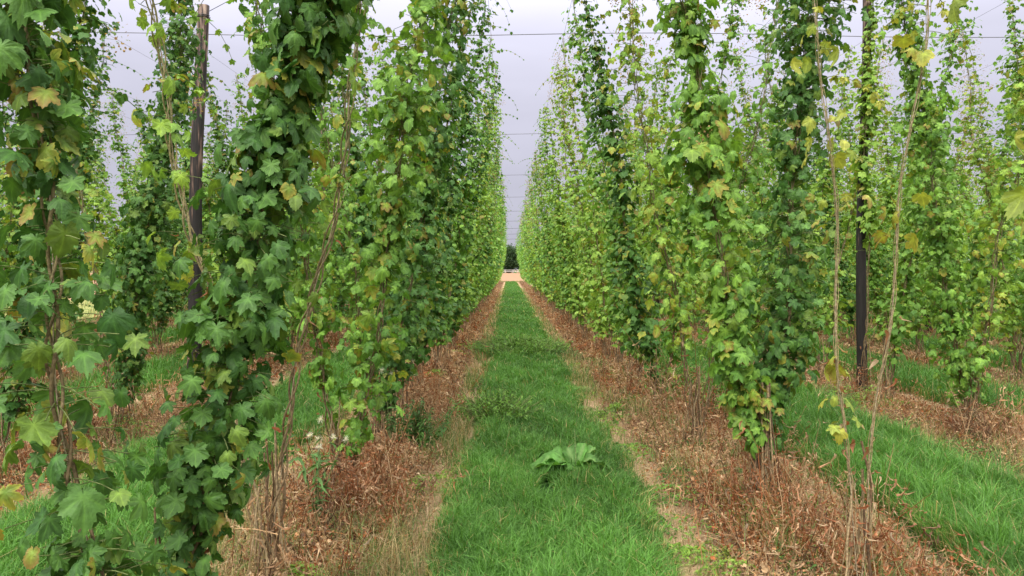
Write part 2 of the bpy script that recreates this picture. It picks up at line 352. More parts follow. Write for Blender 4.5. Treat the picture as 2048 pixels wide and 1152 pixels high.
# leaf litter
LIT_V = np.array([[-.5, 0, 0], [-.2, .5, .18], [.35, .55, .05], [.5, 0, .22], [.15, -.5, .02], [-.3, -.45, .2], [0, 0, -.05]], float)
LIT_F = np.array([[6, 0, 1], [6, 1, 2], [6, 2, 3], [6, 3, 4], [6, 4, 5], [6, 5, 0]])[:, ::-1]
DEADC = np.array([[.44, .24, .14], [.34, .16, .085], [.52, .34, .21], [.26, .12, .07], [.58, .42, .27], [.38, .14, .07], [.14, .08, .05], [.62, .50, .34]])
def dead_col(x, y, n, rg):
    a = .62 + .5 * wob(x * 1.6 + 4, y * 1.4); b = .5 + .5 * wob(x * 2.3 - 1, y * 2.1 + 5)
    q = a + rg.normal(0, .28, n); rust = np.array([.32, .115, .045]); tan = np.array([.62, .43, .25]); dark = np.array([.13, .08, .05])
    tan = tan * .88; c = np.where((q > .66)[:, None], tan, np.where((q > .38)[:, None], np.array([.44, .235, .115]), rust))
    dk = rg.random(n) < .10 + .35 * (b > .72); c[dk] = dark
    return c * rg.uniform(.65, 1.2, (n, 1))
def litter(mb, cx, n, y0, y1, rg, hw=.58):
    y = sample_y(n, y0, y1, 1.7, rg); x = cx + rg.normal(0, hw * .5, n); kk = np.abs(x - cx) < hw * 1.1; kk &= rg.random(n) < .35 + .8 * (.5 + .5 * wob(x * 2.7 + 9, y * 1.9)); x = x[kk]; y = y[kk]; n = len(x)
    x += .12 * wob(x * 0 + cx, y * 1.5)
    P = np.stack([x, y, gz(x, y) + rg.exponential(.018, n)], 1)
    s = rg.gamma(2.0, .0044, n).clip(.004, .030) * np.clip(y / 7, 1, 2.5)
    Y = rg.normal(size=(n, 3)); Z = rg.normal(size=(n, 3)) + [0, 0, 1.3]
    col = dead_col(x, y, n, rg)
    instance(mb, LIT_V, LIT_F, None, P, Y, Z, s, col)
ROWS = [ROW_R + PITCH * k for k in range(0, 12)] + [ROW_L - PITCH * k for k in range(0, 5)]
g = MB()
for cx, q, y0 in ((ROW_R + .08, 170000, 2.6), (ROW_L - .05, 160000, 2.6), (ROW_R + PITCH, 50000, 4.5), (ROW_L - PITCH, 60000, 4), (ROW_R + 2 * PITCH, 9000, 9), (ROW_L - 2 * PITCH, 9000, 9)): litter(g, cx, q, y0, 60, rg)
o = g.build('leaf_litter', M_DEAD, smooth=False); tag(o, 'brown crumbled dead leaf litter covering the ground under the hop rows', 'leaf litter', kind='stuff')
# straw bits
g = MB(); n = 60000; y = sample_y(n, 2.6, 30, 1.7, rg); r_ = rg.integers(0, 4, n); x = np.array([ROW_R, ROW_L, ROW_R + PITCH, ROW_L - PITCH])[r_] + rg.uniform(-.78, .78, n)
P = np.stack([x, y, gz(x, y) + rg.exponential(.012, n) + .004], 1); d = rg.normal(size=(n, 3)) * [1, 1, .25]
sv = np.array([[-.010, -.5, 0], [.010, -.5, 0], [.010, .5, .01], [-.010, .5, .01]]); sf = np.array([[0, 1, 2, 3]])
col = np.array([.55, .42, .26]) * rg.uniform(.35, 1.1, (n, 1))
instance(g, sv, sf, None, P, d, np.tile([0, 0, 1.], (n, 1)) + rg.normal(0, .3, (n, 3)), rg.gamma(2.5, .022, n).clip(.02, .16) * np.clip(y / 6, 1, 2), col)
tag(g.build('straw', M_DEAD, smooth=False), 'pale broken straw scattered on the bare ground beside the path', 'straw', kind='stuff')

# dead weeds standing under the rows
DL_V, DL_F, _, _ = leaf_shape(8, 1, 1, 0, deep=.5, curl=.9, seed=3)
DL_V = DL_V * np.array([.55, 1, 1.0]); DW_V = DL_V * np.array([.6, 1, 1.3])
def dead_weeds(mb, cx, n, y0, y1, rg, spread=.26, hmul=1.0, p=1.5, lv=11):
    y = sample_y(n, y0, y1, p, rg); y += .0; x = cx + rg.normal(0, spread, n)
    dens = .5 + .5 * wob(x * .7 + cx, y * 2.2); keep = rg.random(n) < .05 + 1.1 * dens ** 2.2; x = x[keep]; y = y[keep]; n = len(x)
    H = rg.uniform(.10, .42, n) * hmul * (.35 + .95 * (.5 + .5 * wob(cx + 2, y * 1.7))) * np.where(rg.random(n) < .08, 1.5, 1)
    sc = np.clip(y / 8, 1, 2.2)
    B = np.stack([x, y, gz(x, y) - .01], 1); T = B + np.stack([rg.normal(0, .16, n) * H / .4, rg.normal(0, .16, n) * H / .4, H], 1)
    col = dead_col(x, y, n, rg)
    M_ = (B + T) / 2 + rg.normal(0, .018, (n, 3))
    th = rg.uniform(0, np.pi, n); s = np.stack([np.cos(th), np.sin(th), 0 * th], 1); wd = (.0026 * sc)[:, None]
    s2 = np.stack([-np.sin(th), np.cos(th), 0 * th], 1)
    for q in (s, s2):
        v = np.stack([B - q * wd, B + q * wd, M_ + q * wd, M_ - q * wd, T + q * wd * .5, T - q * wd * .5], 1).reshape(-1, 3)
        b = (np.arange(n) * 6)[:, None]
        mb.v.append(v); mb.c.append(np.repeat(col[:, None] * .8, 6, 1).reshape(-1, 3)); mb.f += [b + np.array([[0, 1, 2, 3]]) + mb.n, b + np.array([[3, 2, 4, 5]]) + mb.n]; mb.n += len(v)
    # shrivelled leaves up the stalk
    m = lv; t = rg.uniform(.1, 1.05, (n, m)); Pl = B[:, None] * (1 - t[..., None]) + T[:, None] * t[..., None] + rg.normal(0, .03, (n, m, 3))
    Pl = Pl.reshape(-1, 3); k = len(Pl); Yd = rg.normal(size=(k, 3)) + [0, 0, -.8]; Zd = rg.normal(size=(k, 3))
    c2 = np.repeat(col, m, 0) * .5 + .5 * DEADC[rg.integers(0, len(DEADC), k)] * rg.uniform(.6, 1.2, (k, 1))
    instance(mb, DW_V, DL_F, None, Pl, Yd, Zd, rg.gamma(2.5, .0088, k).clip(.006, .05) * np.repeat(sc, m), c2)
    # tangled bits of stalk lying and leaning between them
    k = int(n * 1.2); q = rg.integers(0, n, k); Pk = B[q] + rg.normal(0, .09, (k, 3)) * [1, 1, 0] + np.stack([0 * q, 0 * q, rg.random(k) ** 1.6 * H[q] * .8], 1)
    instance(mb, np.array([[-.010, -.5, 0], [.010, -.5, 0], [.010, 0, .05], [-.010, 0, .05], [.006, .5, -.03], [-.006, .5, -.03]]), np.array([[0, 1, 2, 3], [3, 2, 4, 5]]), None, Pk, rg.normal(size=(k, 3)) * [1, 1, .8], rg.normal(size=(k, 3)), rg.gamma(3, .035, k).clip(.04, .22), (np.array([.50, .32, .17]) * (1 - (rg.random((k, 1)) < .45) * np.array([.25, .5, .62]))) * rg.uniform(.25, 1.1, (k, 1)))
g = MB()
def clump(x, y, n, sx, h):
    rg2 = np.random.default_rng(int(abs(x * 100) + y * 10))
    dead_weeds(g, x, n, y - sx, y + sx, rg2, sx * .5, h, 0.001, 18)
for x, y, n, sx, h in [(1.72, 4.75, 110, .3, .8), (1.9, 6.1, 260, .5, 1.5), (1.95, 7.5, 260, .5, 1.7), (1.6, 9.2, 160, .4, 1.3), (-.95, 4.6, 240, .38, 1.4), (-1.0, 5.6, 240, .4, 1.5), (-1.15, 3.5, 60, .3, 1.0), (-.85, 6.9, 150, .3, 1.4), (2.0, 3.6, 50, .25, .9), (-3.8, 6.6, 160, .5, 1.4), (-3.6, 7.9, 160, .5, 1.3), (4.4, 6.9, 160, .4, 1.3), (4.2, 8.3, 160, .5, 1.3), (-.8, 8.2, 120, .3, 1.4)]: clump(x, y, n, sx, h)
dead_weeds(g, ROW_R, 2300, 3.3, 90, rg); dead_weeds(g, ROW_L, 1900, 3.4, 90, rg, .24)
dead_weeds(g, ROW_R + PITCH, 1500, 6, 50, rg); dead_weeds(g, ROW_L - PITCH, 1300, 5.5, 50, rg)
dead_weeds(g, ROW_R + 2 * PITCH, 700, 9, 50, rg); dead_weeds(g, ROW_L - 2 * PITCH, 700, 9, 50, rg); dead_weeds(g, ROW_R + 3 * PITCH, 500, 13, 50, rg)
for k in (4, 5, 6, 7): dead_weeds(g, ROW_R + k * PITCH, 500, 9 + k * 2, 60, rg, .4)
for k in (3, 4): dead_weeds(g, ROW_L - k * PITCH, 600, 6 + k * 2.5, 60, rg, .4)
tag(g.build('dead_weeds', M_DEAD, smooth=False), 'withered reddish brown weeds standing under the hop rows', 'dead weeds', kind='stuff')

# low green weeds creeping on the bare strips
def weed_patch(mb, cx, cy, rx, ry, n, h, rg, tone='mid', sz=(.02, .05)):
    a = rg.uniform(0, 2 * np.pi, n); r = np.sqrt(rg.random(n)); x = cx + rx * r * np.cos(a); y = cy + ry * r * np.sin(a)
    z = gz(x, y) + h * (1 - r ** 2) * rg.random(n) ** .6 + .01
    P = np.stack([x, y, z], 1); Yd = rg.normal(size=(n, 3)) * [1, 1, .4] + [0, 0, -.1]; Zd = rg.normal(0, .5, (n, 3)) + [0, -.2, 1]
    lo, hi = GREENS[tone]; t = rg.random((n, 1)); col = lo * (1 - t) + hi * t
    instance(mb, DL_V * [1, 1, .35], DL_F, None, P, Yd, Zd, rg.uniform(*sz, n), col)
g = MB()
for i in range(95):
    y = sample_y(1, 3, 16, 1.2, rg)[0]; x = random.choice([.98 + rg.normal(0, .1), ROW_R + rg.normal(0, .35), ROW_L + rg.normal(0, .4), ROW_R + PITCH + rg.normal(0, .4), ROW_L - PITCH + rg.normal(0, .4)])
    weed_patch(g, x, y, rg.uniform(.1, .3), rg.uniform(.1, .35), int(rg.uniform(120, 380)), .07, rg, random.choice(['mid', 'dark', 'light']), (.014, .034))
tag(g.build('creeping_weeds', M_LEAF, smooth=False), 'small green weeds creeping over the bare strips', 'weeds', kind='stuff')

# ------------------------------------------------------------------ hop plants
BROWN = np.array([.20, .13, .075]); TAN = np.array([.36, .27, .15]); GREENST = np.array([.16, .20, .07])
HT = 5.0
def string_path(side, n=60, lean=.17, rg=None, zdrift=0.0, amp=.03, h0=.02, h1=HT):
    h = np.linspace(h0, h1, n); p = rg.uniform(0, 6, 4)
    x = side * lean * h + amp * (np.sin(h * 2.1 + p[0]) + .5 * np.sin(h * 5 + p[1])) * np.clip(h, 0, 1)
    y = zdrift * h / HT + amp * (np.sin(h * 1.7 + p[2]) + .5 * np.sin(h * 4.3 + p[3])) * np.clip(h, 0, 1)
    return np.stack([x, y, h], 1)
def prof(h, pts):
    return np.interp(h, [p[0] for p in pts], [p[1] for p in pts])
def hop_string(par, side, rg, lod, dens=1.0, rad=.22, tone='mid', hb=.45, leaf=(.07, .13), ages=.1, flowers=0, zdrift=0.0, lean=.17, topthin=.5, base=(0, 0), bare_col=BROWN, whips=8, thin=1.0):
    """one climbing string of a plant: returns lists filled in par (dict of MB)"""
    path = string_path(side, rg=rg, zdrift=zdrift, lean=lean); path[:, 0] += base[0]; path[:, 1] += base[1]
    stem, fol, flo, cord = par['stem'], par['fol'], par['flo'], par['cord']
    k = 5 if lod == 'near' else 3
    tube(cord, path + [0, 0, 0], .003, np.array([.42, .34, .22]), 3)
    m = 140 if lod == 'near' else 40
    hh = np.linspace(0, path[-1, 2] * .99, m)
    base_xy = np.stack([np.interp(hh, path[:, 2], path[:, 0]), np.interp(hh, path[:, 2], path[:, 1]), hh], 1)
    for q in range(3 if lod == 'near' else 2):
        ph = q * 2.1 + rg.uniform(0, 1); tw = (.013 + .005 * q) * thin; flare = np.clip(1 - hh / .6, 0, 1) * rg.uniform(.03, .1)
        pth = base_xy + np.stack([tw * np.cos(hh * 14 + ph) + flare * math.cos(ph), tw * np.sin(hh * 14 + ph) + flare * math.sin(ph), 0 * hh], 1)
        rr = np.interp(hh, [0, 1.5, HT], [.0078, .006, .0028]) * (1 if q == 0 else .75) * (1.0 if lod == 'near' else 1.3) * thin
        cc = bare_col * (1 - hh[:, None] / HT) + GREENST * hh[:, None] / HT
        tube(stem, pth, rr, cc, k)
    # laterals with leaves
    step = .085 if lod != 'far' else .12
    hs = np.arange(hb, HT - .03, step)
    P = []; Y = []; Z = []; Sz = []
    pr = rg.uniform(0, 6, 3)
    for h in hs:
        Rh = rad * prof(h, [(hb, .55), (hb + .5, 1), (3.0, 1), (4.2, .8), (HT, .55)]) * (1 + .28 * math.sin(h * 3.3 + pr[0]) + .18 * math.sin(h * 7.9 + pr[1]))
        dh = dens * prof(h, [(hb, .6), (hb + .4, 1), (3.2, 1), (4.3, topthin), (HT, topthin * .7)]) * (1 + .25 * math.sin(h * 2.3 + pr[2]))
        nl = rg.poisson(3.0 * dh * {'near': 2.5, 'mid': 3.4, 'far': 2.2}[lod])
        o = np.array([np.interp(h, path[:, 2], path[:, 0]), np.interp(h, path[:, 2], path[:, 1]), h])
        if lod == 'near': nl = int(nl * 2.7 + rg.random())
        a00 = rg.uniform(0, 2 * np.pi)
        for il in range(nl):
            a = a00 + 2 * np.pi * (il + rg.uniform(-.3, .3)) / max(nl, 1) if lod == 'near' else rg.uniform(0, 2 * np.pi); Ln = Rh * rg.uniform(.45, 1.25)
            if lod == 'near': o = np.array([np.interp(h, path[:, 2], path[:, 0]), np.interp(h, path[:, 2], path[:, 1]), h + rg.uniform(-.05, .05)])
            d = np.array([math.cos(a), math.sin(a), rg.uniform(-.1, .5)])
            nlf = max(1, int(round(Ln / (.055 if lod != 'far' else .075) * rg.uniform(.7, 1.1))))
            ts = (np.arange(nlf) + rg.uniform(.4, .9)) / nlf
            if lod == 'near': nlf = 1 if rg.random() < .6 else 2; ts = np.array([rg.uniform(.75, 1.05), rg.uniform(.3, .6)])[:nlf]
            pts = o + d * Ln * ts[:, None] + np.array([0, 0, -1]) * (Ln * ts[:, None]) ** 2 * 1.2
            if lod == 'near' or rg.random() < .3:
                tt = np.linspace(0, .8, 4)[:, None]; tube(stem, o + d * Ln * tt + np.array([0, 0, -1]) * (Ln * tt) ** 2 * 1.2, .0018 if lod == 'near' else .003, GREENST, 3)
            for q in range(nlf):
                b = a + rg.normal(0, .7); outd = np.array([math.cos(b), math.sin(b), 0])
                tilt = rg.uniform(.12, .9) if lod == 'near' else rg.uniform(.3, 1.3)                     # from facing out to facing up
                zz = outd * math.cos(tilt) + np.array([0, 0, 1]) * math.sin(tilt) + rg.normal(0, .18, 3)
                yy = outd * math.sin(tilt) * 1.0 - np.array([0, 0, 1]) * math.cos(tilt) + rg.normal(0, .25, 3)
                P.append(pts[q] + rg.normal(0, .014, 3)); Y.append(yy); Z.append(zz)
                Sz.append(rg.uniform(*leaf) * prof(h, [(0, 1), (2.5, 1), (HT, .62)]) * (.62 + .38 * rg.random() + (.25 if rg.random() < .15 else 0)) * (.50 if lod == 'near' else .57 if lod == 'mid' else .66))
    # wispy side shoots near the top, with small spaced leaves
    for _ in range(whips):
        h = rg.uniform(2.4, HT) if rg.random() < .8 else rg.uniform(.8, 2.4)
        o = np.array([np.interp(h, path[:, 2], path[:, 0]), np.interp(h, path[:, 2], path[:, 1]), h])
        a = rg.uniform(0, 2 * np.pi); Ln = rg.uniform(.25, .6); tt = np.linspace(0, 1, 9)[:, None]
        d = np.array([math.cos(a), math.sin(a), rg.uniform(.0, .7)])
        pts = o + d * Ln * tt + np.array([0, 0, -1]) * tt ** 2 * Ln * rg.uniform(.4, 1.3) + .02 * np.sin(tt * 9 + a) * np.array([math.sin(a), -math.cos(a), 0])
        tube(stem, pts, np.linspace(.0025, .0012, 9), GREENST, 3)
        for q in range(2, 9):
            for sgn in (-1, 1):
                yy = np.array([-math.sin(a) * sgn, math.cos(a) * sgn, -.6]) + rg.normal(0, .3, 3)
                P.append(pts[q]); Y.append(yy); Z.append(np.array([0, 0, 1.]) + rg.normal(0, .4, 3)); Sz.append(rg.uniform(.02, .045) * (1.2 - .08 * q))
    if P:
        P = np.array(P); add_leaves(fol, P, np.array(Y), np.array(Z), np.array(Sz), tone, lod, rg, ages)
    # brownish loose flower panicles
    if flowers:
        nf = int(flowers); hq = 2.2 + (HT - 2.3) * rg.random(nf) ** .7; a = rg.uniform(0, 2 * np.pi, nf)
        o = np.stack([np.interp(hq, path[:, 2], path[:, 0]), np.interp(hq, path[:, 2], path[:, 1]), hq], 1) + np.stack([np.cos(a), np.sin(a), 0 * a], 1) * (rad * rg.uniform(.5, 1.15, nf))[:, None]
        m = 34 if lod == 'near' else (22 if lod == 'mid' else 10)
        Pf = (o[:, None] + rg.normal(0, 1, (nf, m, 3)) * np.array([.04, .04, .05])).reshape(-1, 3); kq = len(Pf)
        cc = np.array([.40, .26, .13]) * rg.uniform(.6, 1.3, (kq, 1)); gq = rg.random(kq) < .3; cc[gq] = np.array([.26, .30, .11])
        instance(flo, LIT_V, LIT_F, None, Pf, rg.normal(size=(kq, 3)), rg.normal(size=(kq, 3)), rg.uniform(.008, .016, kq) * (1 if lod != 'far' else 1.7), cc)
    # withered leaves hanging near the foot
    nd = 26 if lod == 'near' else 12; hq = rg.uniform(.1, hb + .5, nd)
    o = np.stack([np.interp(hq, path[:, 2], path[:, 0]), np.interp(hq, path[:, 2], path[:, 1]), hq], 1) + rg.normal(0, .035, (nd, 3))
    cc = DEADC[rg.integers(0, 6, nd)]
    instance(flo, DL_V * [1.1, 1, 1.3], DL_F, None, o, rg.normal(0, .5, (nd, 3)) + [0, 0, -1], rg.normal(size=(nd, 3)), rg.uniform(.018, .042, nd), cc * .8)

def build_plant(strings, seed, lod, cluster=8):
    rg = np.random.default_rng(seed); par = dict(stem=MB(), fol=MB(), flo=MB(), cord=MB())
    for s in strings: hop_string(par, rg=rg, lod=lod, **s)
    # old stalks crowded round the foot
    for q in range(cluster):
        a = rg.uniform(0, 6.28); r = rg.uniform(.02, .13); hq = rg.uniform(.25, .8); tt = np.linspace(0, 1, 5)[:, None]
        p = np.array([r * math.cos(a), r * math.sin(a), 0]) * (1 - .6 * tt) + np.array([0, 0, 1]) * hq * tt + rg.normal(0, .008, (5, 3))
        tube(par['stem'], p, .0055, (BROWN if q % 2 else TAN) * rg.uniform(.7, 1.2), 4)
    return par
def plant_object(par, loc, sep_rot=0):
    t = empty('hop_plant', loc)
    par['stem'].build('bine', M_STEM, t); par['fol'].build('foliage', M_LEAF, t); par['cord'].build('climbing_string', M_STEM, t)
    if par['flo'].n: par['flo'].build('dry_flowers_and_leaves', M_FLOW, t)  # withered leaves at the foot, plus brown flower panicles on flowering strings
    t.rotation_euler.z = sep_rot; return t
def copy_plant(src, loc, rz, sc):
    t = src.copy(); C.objects.link(t); t.location = loc; t.rotation_euler.z = rz; t.scale = sc
    for ch in [c for c in src.children]:
        c = ch.copy(); C.objects.link(c); c.parent = t
    return t
G1 = 'hop plants trained up strings in rows'
used = set()
def spot(x, y): used.add((round(x, 2), round(y, 2)))
def hero(x, y, strings, seed, label, lod='near', cluster=8):
    par = build_plant(strings, seed, lod, cluster); t = plant_object(par, (x, y, float(gz(np.array(x), np.array(y)))))
    tag(t, label, 'hop plant', G1); return t
D = dict
# left row, near
hero(ROW_L - .02, 2.12, [D(side=-1, dens=.62, rad=.18, tone='dark', hb=.15, leaf=(.10, .155), ages=.2, zdrift=.45, topthin=1.5)], 1, 'hop plant with bare lower stems and some yellowing leaves, cut by the left frame edge')
hero(ROW_L - .13, 2.62, [D(side=1, lean=.20, dens=1.9, rad=.165, tone='dark', hb=.02, leaf=(.088, .145), ages=.07, zdrift=.3, topthin=1.0)], 2, 'closest and largest hop plant, thick dark green leaves from the ground up')
hero(ROW_L - .08, 3.6, [D(side=-1, zdrift=-.3, dens=.10, rad=.18, tone='light', hb=1.2, leaf=(.10, .15), ages=.25, bare_col=TAN, topthin=1.6, flowers=10), D(side=1, dens=.10, rad=.16, tone='mid', hb=1.6, leaf=(.08, .13), ages=.2, topthin=2)], 3, 'half bare hop plant with withered foot just behind the large dark one')
hero(ROW_L, 5.0, [D(side=1, dens=.72, rad=.19, tone='mid', hb=.35, leaf=(.10, .155), ages=.14, topthin=1.1), D(side=-1, dens=.4, rad=.2, tone='mid', hb=.7, leaf=(.09, .14), ages=.12, topthin=.8, flowers=8)], 4, 'pale green hop plant with yellow lower leaves beside the tall white fluffy thistle')
hero(ROW_L, 6.4, [D(side=1, dens=1.1, rad=.2, tone='dark', hb=.4, leaf=(.10, .14), ages=.08, topthin=1.1), D(side=-1, dens=.6, rad=.22, tone='mid', hb=.6, leaf=(.08, .13), ages=.1, topthin=.7)], 5, 'dense dark hop plant behind the pale one, left of the path')
# right row, near
hero(ROW_R, 1.85, [D(side=-1, dens=.14, rad=.16, tone='yellow', hb=1.7, leaf=(.10, .15), ages=.5, topthin=1.6)], 6, 'yellow leaved hop shoot hanging at the right frame edge')
hero(ROW_R, 3.42, [D(side=-1, dens=.045, rad=.12, tone='yellow', hb=.75, leaf=(.09, .14), ages=.4, thin=.45, bare_col=TAN, topthin=1.2, whips=2, lean=.085), D(side=1, dens=.06, rad=.13, tone='yellow', hb=.8, leaf=(.09, .15), ages=.5, thin=.45, bare_col=TAN, topthin=1.6, whips=3, lean=.095)], 7, 'nearly bare V of thin twisted straw coloured bines with few yellow leaves', cluster=5)
hero(ROW_R, 4.75, [D(side=-1, dens=.9, rad=.175, tone='mid', hb=.42, leaf=(.10, .16), ages=.16, topthin=1.1, flowers=5), ], 8, 'bright yellow-green hop plant above a bundle of bare stalks right of the path', cluster=22)
hero(ROW_R + .14, 5.15, [D(side=1, dens=1.3, rad=.22, tone='dark', hb=.32, leaf=(.09, .13), ages=.04, topthin=.9, lean=.10)], 9, 'dense dark green hop column with drooping skirt right of the yellow-green one')
hero(ROW_R, 6.4, [D(side=-1, dens=.35, rad=.22, tone='light', hb=.9, leaf=(.09, .14), ages=.3, topthin=1.1, flowers=34), D(side=1, dens=.4, rad=.25, tone='mid', hb=.8, leaf=(.08, .13), ages=.1, topthin=.8, flowers=26)], 10, 'thin hop plant with brown flower clusters and dead leafless foot')
# second row left / right, near
hero(ROW_L - PITCH, 7.3, [D(side=1, dens=1.7, rad=.20, tone='dark', hb=.25, leaf=(.09, .13), ages=.03, topthin=.9), D(side=-1, dens=.08, rad=.2, tone='light', hb=1.6, leaf=(.08, .12), ages=.2, flowers=14)], 11, 'dense dark green hop column leaning right, left of the tarred pole')
hero(ROW_R + PITCH, 7.0, [D(side=-1, dens=1.15, rad=.22, tone='mid', hb=.35, leaf=(.09, .13), ages=.06, topthin=.8), D(side=1, dens=.5, rad=.24, tone='light', hb=.7, leaf=(.09, .14), ages=.2, topthin=.9)], 12, 'full leafy hop plant with forked bare foot near the right frame edge')

hero(ROW_R + PITCH, 8.6, [D(side=1, dens=1.0, rad=.22, tone='mid', hb=.5, leaf=(.08, .12), ages=.06, topthin=1.1)], 13, 'slender green hop column just right of the black pole', lod='mid')

# repeating kinds
def variant(i, lod):
    kinds = [
        [D(side=1, dens=1.2, rad=.27, tone='dark'), D(side=-1, dens=.9, rad=.25, tone='mid', flowers=34)],
        [D(side=1, dens=.9, rad=.27, tone='mid'), D(side=-1, dens=1.1, rad=.27, tone='mid', ages=.05)],
        [D(side=1, dens=.5, rad=.25, tone='light', flowers=70, ages=.2), D(side=-1, dens=.9, rad=.26, tone='mid')],
        [D(side=1, dens=1.0, rad=.28, tone='light'), D(side=-1, dens=.45, rad=.25, tone='light', flowers=60, ages=.25)],
        [D(side=1, dens=1.25, rad=.25, tone='dark', topthin=.8), D(side=-1, dens=1.2, rad=.29, tone='dark', topthin=.9)],
        [D(side=1, dens=.75, rad=.26, tone='mid', ages=.15, flowers=36), D(side=-1, dens=.75, rad=.28, tone='light', flowers=26)],
        [D(side=1, dens=1.1, rad=.3, tone='mid', topthin=.7), D(side=-1, dens=1.15, rad=.24, tone='light', topthin=.7)],
    ]
    ks = kinds[i % len(kinds)]
    for s in ks:
        s.setdefault('ages', .08); s['hb'] = .42; s['whips'] = 10
        s['leaf'] = (.075, .12) if lod == 'mid' else (.10, .155); s['rad'] = s.get('rad', .26) * (.76 if lod == 'mid' else .85); s['topthin'] = max(s.get('topthin', 0), .95)
        if lod == 'far': s['dens'] *= .95
    return build_plant(ks, 100 + i + (50 if lod == 'far' else 0), lod, 6)
NV = 7
LOOK = ['dark green and dense', 'evenly green', 'loose with brown flower clusters', 'pale green on one side', 'very dark and full', 'green and light mixed', 'thick and bright green']
cands = []
for r_i, x0 in enumerate(ROWS):
    y = {0: 7.9, 12: 7.9}.get(r_i, None)
    if y is None:
        if abs(x0 - (ROW_R + PITCH)) < .01: ystart = 10.4
        elif abs(x0 - (ROW_L - PITCH)) < .01: ystart = 5.7
        else: ystart = 6.0 + (r_i * .37) % 1.4
        y = ystart
    while y < YARD_END - .8:
        if x0 < -3 and abs(x0 / y + .58) < .03: y += .75; continue
        if abs(x0 - (ROW_L - PITCH)) < .01 and 8.0 < y < 9.8: y = 10.5; continue
        half = (abs(x0) - 1.1) / y
        if half < .72 and not (abs(x0 - (ROW_L - PITCH)) < .01 and abs(y - 7.2) < .5):
            cands.append((math.hypot(x0, y) , x0, y, r_i))
        y += (1.5 if abs(x0) < 2 else 1.22) if y < 30 else 1.6
# rows far to the right keep only what can be seen
cands = [c for c in cands if not (c[1] > 20 and c[2] < 25)]
cands.sort(key=lambda c: c[0] + .35 * abs(c[1]))
IND = cands[:287]; REST = cands[287:]
print('plants', len(cands), 'rest', len(REST))
mids = {}; fars = {}
def row_name(x0):
    if x0 > 0:
        k = int(round((x0 - ROW_R) / PITCH)); side = 'right'
    else:
        k = int(round((ROW_L - x0) / PITCH)); side = 'left'
    return k, side
ORD = ['first', 'second', 'third', 'fourth', 'fifth', 'sixth', 'seventh', 'eighth', 'ninth', 'tenth', 'eleventh', 'twelfth']
seen = {}
rr = random.Random(5); last = {}
for dist, x0, y, r_i in sorted(IND, key=lambda c: c[2]):
    lod = 'mid' if y < 24 else 'far'; store = mids if lod == 'mid' else fars
    v = rr.randrange(NV)
    if last.get(r_i) == v: v = (v + 1) % NV
    last[r_i] = v
    x = x0 + rr.uniform(-.06, .06); yy = y + rr.uniform(-.15, .15); loc = (x, yy, float(gz(np.array(x), np.array(yy))))
    rz = (math.pi if rr.random() < .5 else 0) + rr.uniform(-.12, .12); wd_ = 1.0 if abs(x0) < 2 else 1.18; sc = (wd_ if abs(x0) < 2 else 1.05, wd_, rr.uniform(.985, 1.0))
    if v not in store:
        store[v] = plant_object(variant(v, lod), loc); t = store[v]; t.rotation_euler.z = rz; t.scale = sc
    else: t = copy_plant(store[v], loc, rz, sc)
    k, side = row_name(x0); key = (k, side); seen[key] = seen.get(key, 0) + 1; i = seen[key]
    where = {0: f'{side} row beside the path', 1: f'second row to the {side}', 2: f'third row to the {side}', 3: f'fourth row to the {side}'}.get(k, f'outer hop rows to the {side}')
    if k <= 1 and i <= 10: lab = f'{LOOK[v]} hop plant, {ORD[i-1]} in line, {where}'
    elif k <= 1: lab = f'far hop plant merging into the green wall, {where}'
    elif k <= 3 and i <= 6: lab = f'{LOOK[v]} hop plant, {ORD[i-1]} in view, {where}'
    elif k <= 3: lab = f'distant hop plant seen between nearer ones, {where}'
    else: lab = f'distant hop plant seen through the gaps, {where}'
    tag(t, lab, 'hop plant', G1)
# everything behind: one mass
if REST:
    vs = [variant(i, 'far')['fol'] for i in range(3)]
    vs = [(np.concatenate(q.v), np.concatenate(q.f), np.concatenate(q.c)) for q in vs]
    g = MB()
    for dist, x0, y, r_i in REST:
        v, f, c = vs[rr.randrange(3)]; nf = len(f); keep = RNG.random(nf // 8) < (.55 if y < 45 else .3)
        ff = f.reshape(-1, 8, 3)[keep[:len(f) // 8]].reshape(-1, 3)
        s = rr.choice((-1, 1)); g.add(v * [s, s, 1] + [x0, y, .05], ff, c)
    tag(g.build('far_hops', M_LEAF), 'mass of far hop foliage filling the back of the yard', 'hops', kind='stuff')

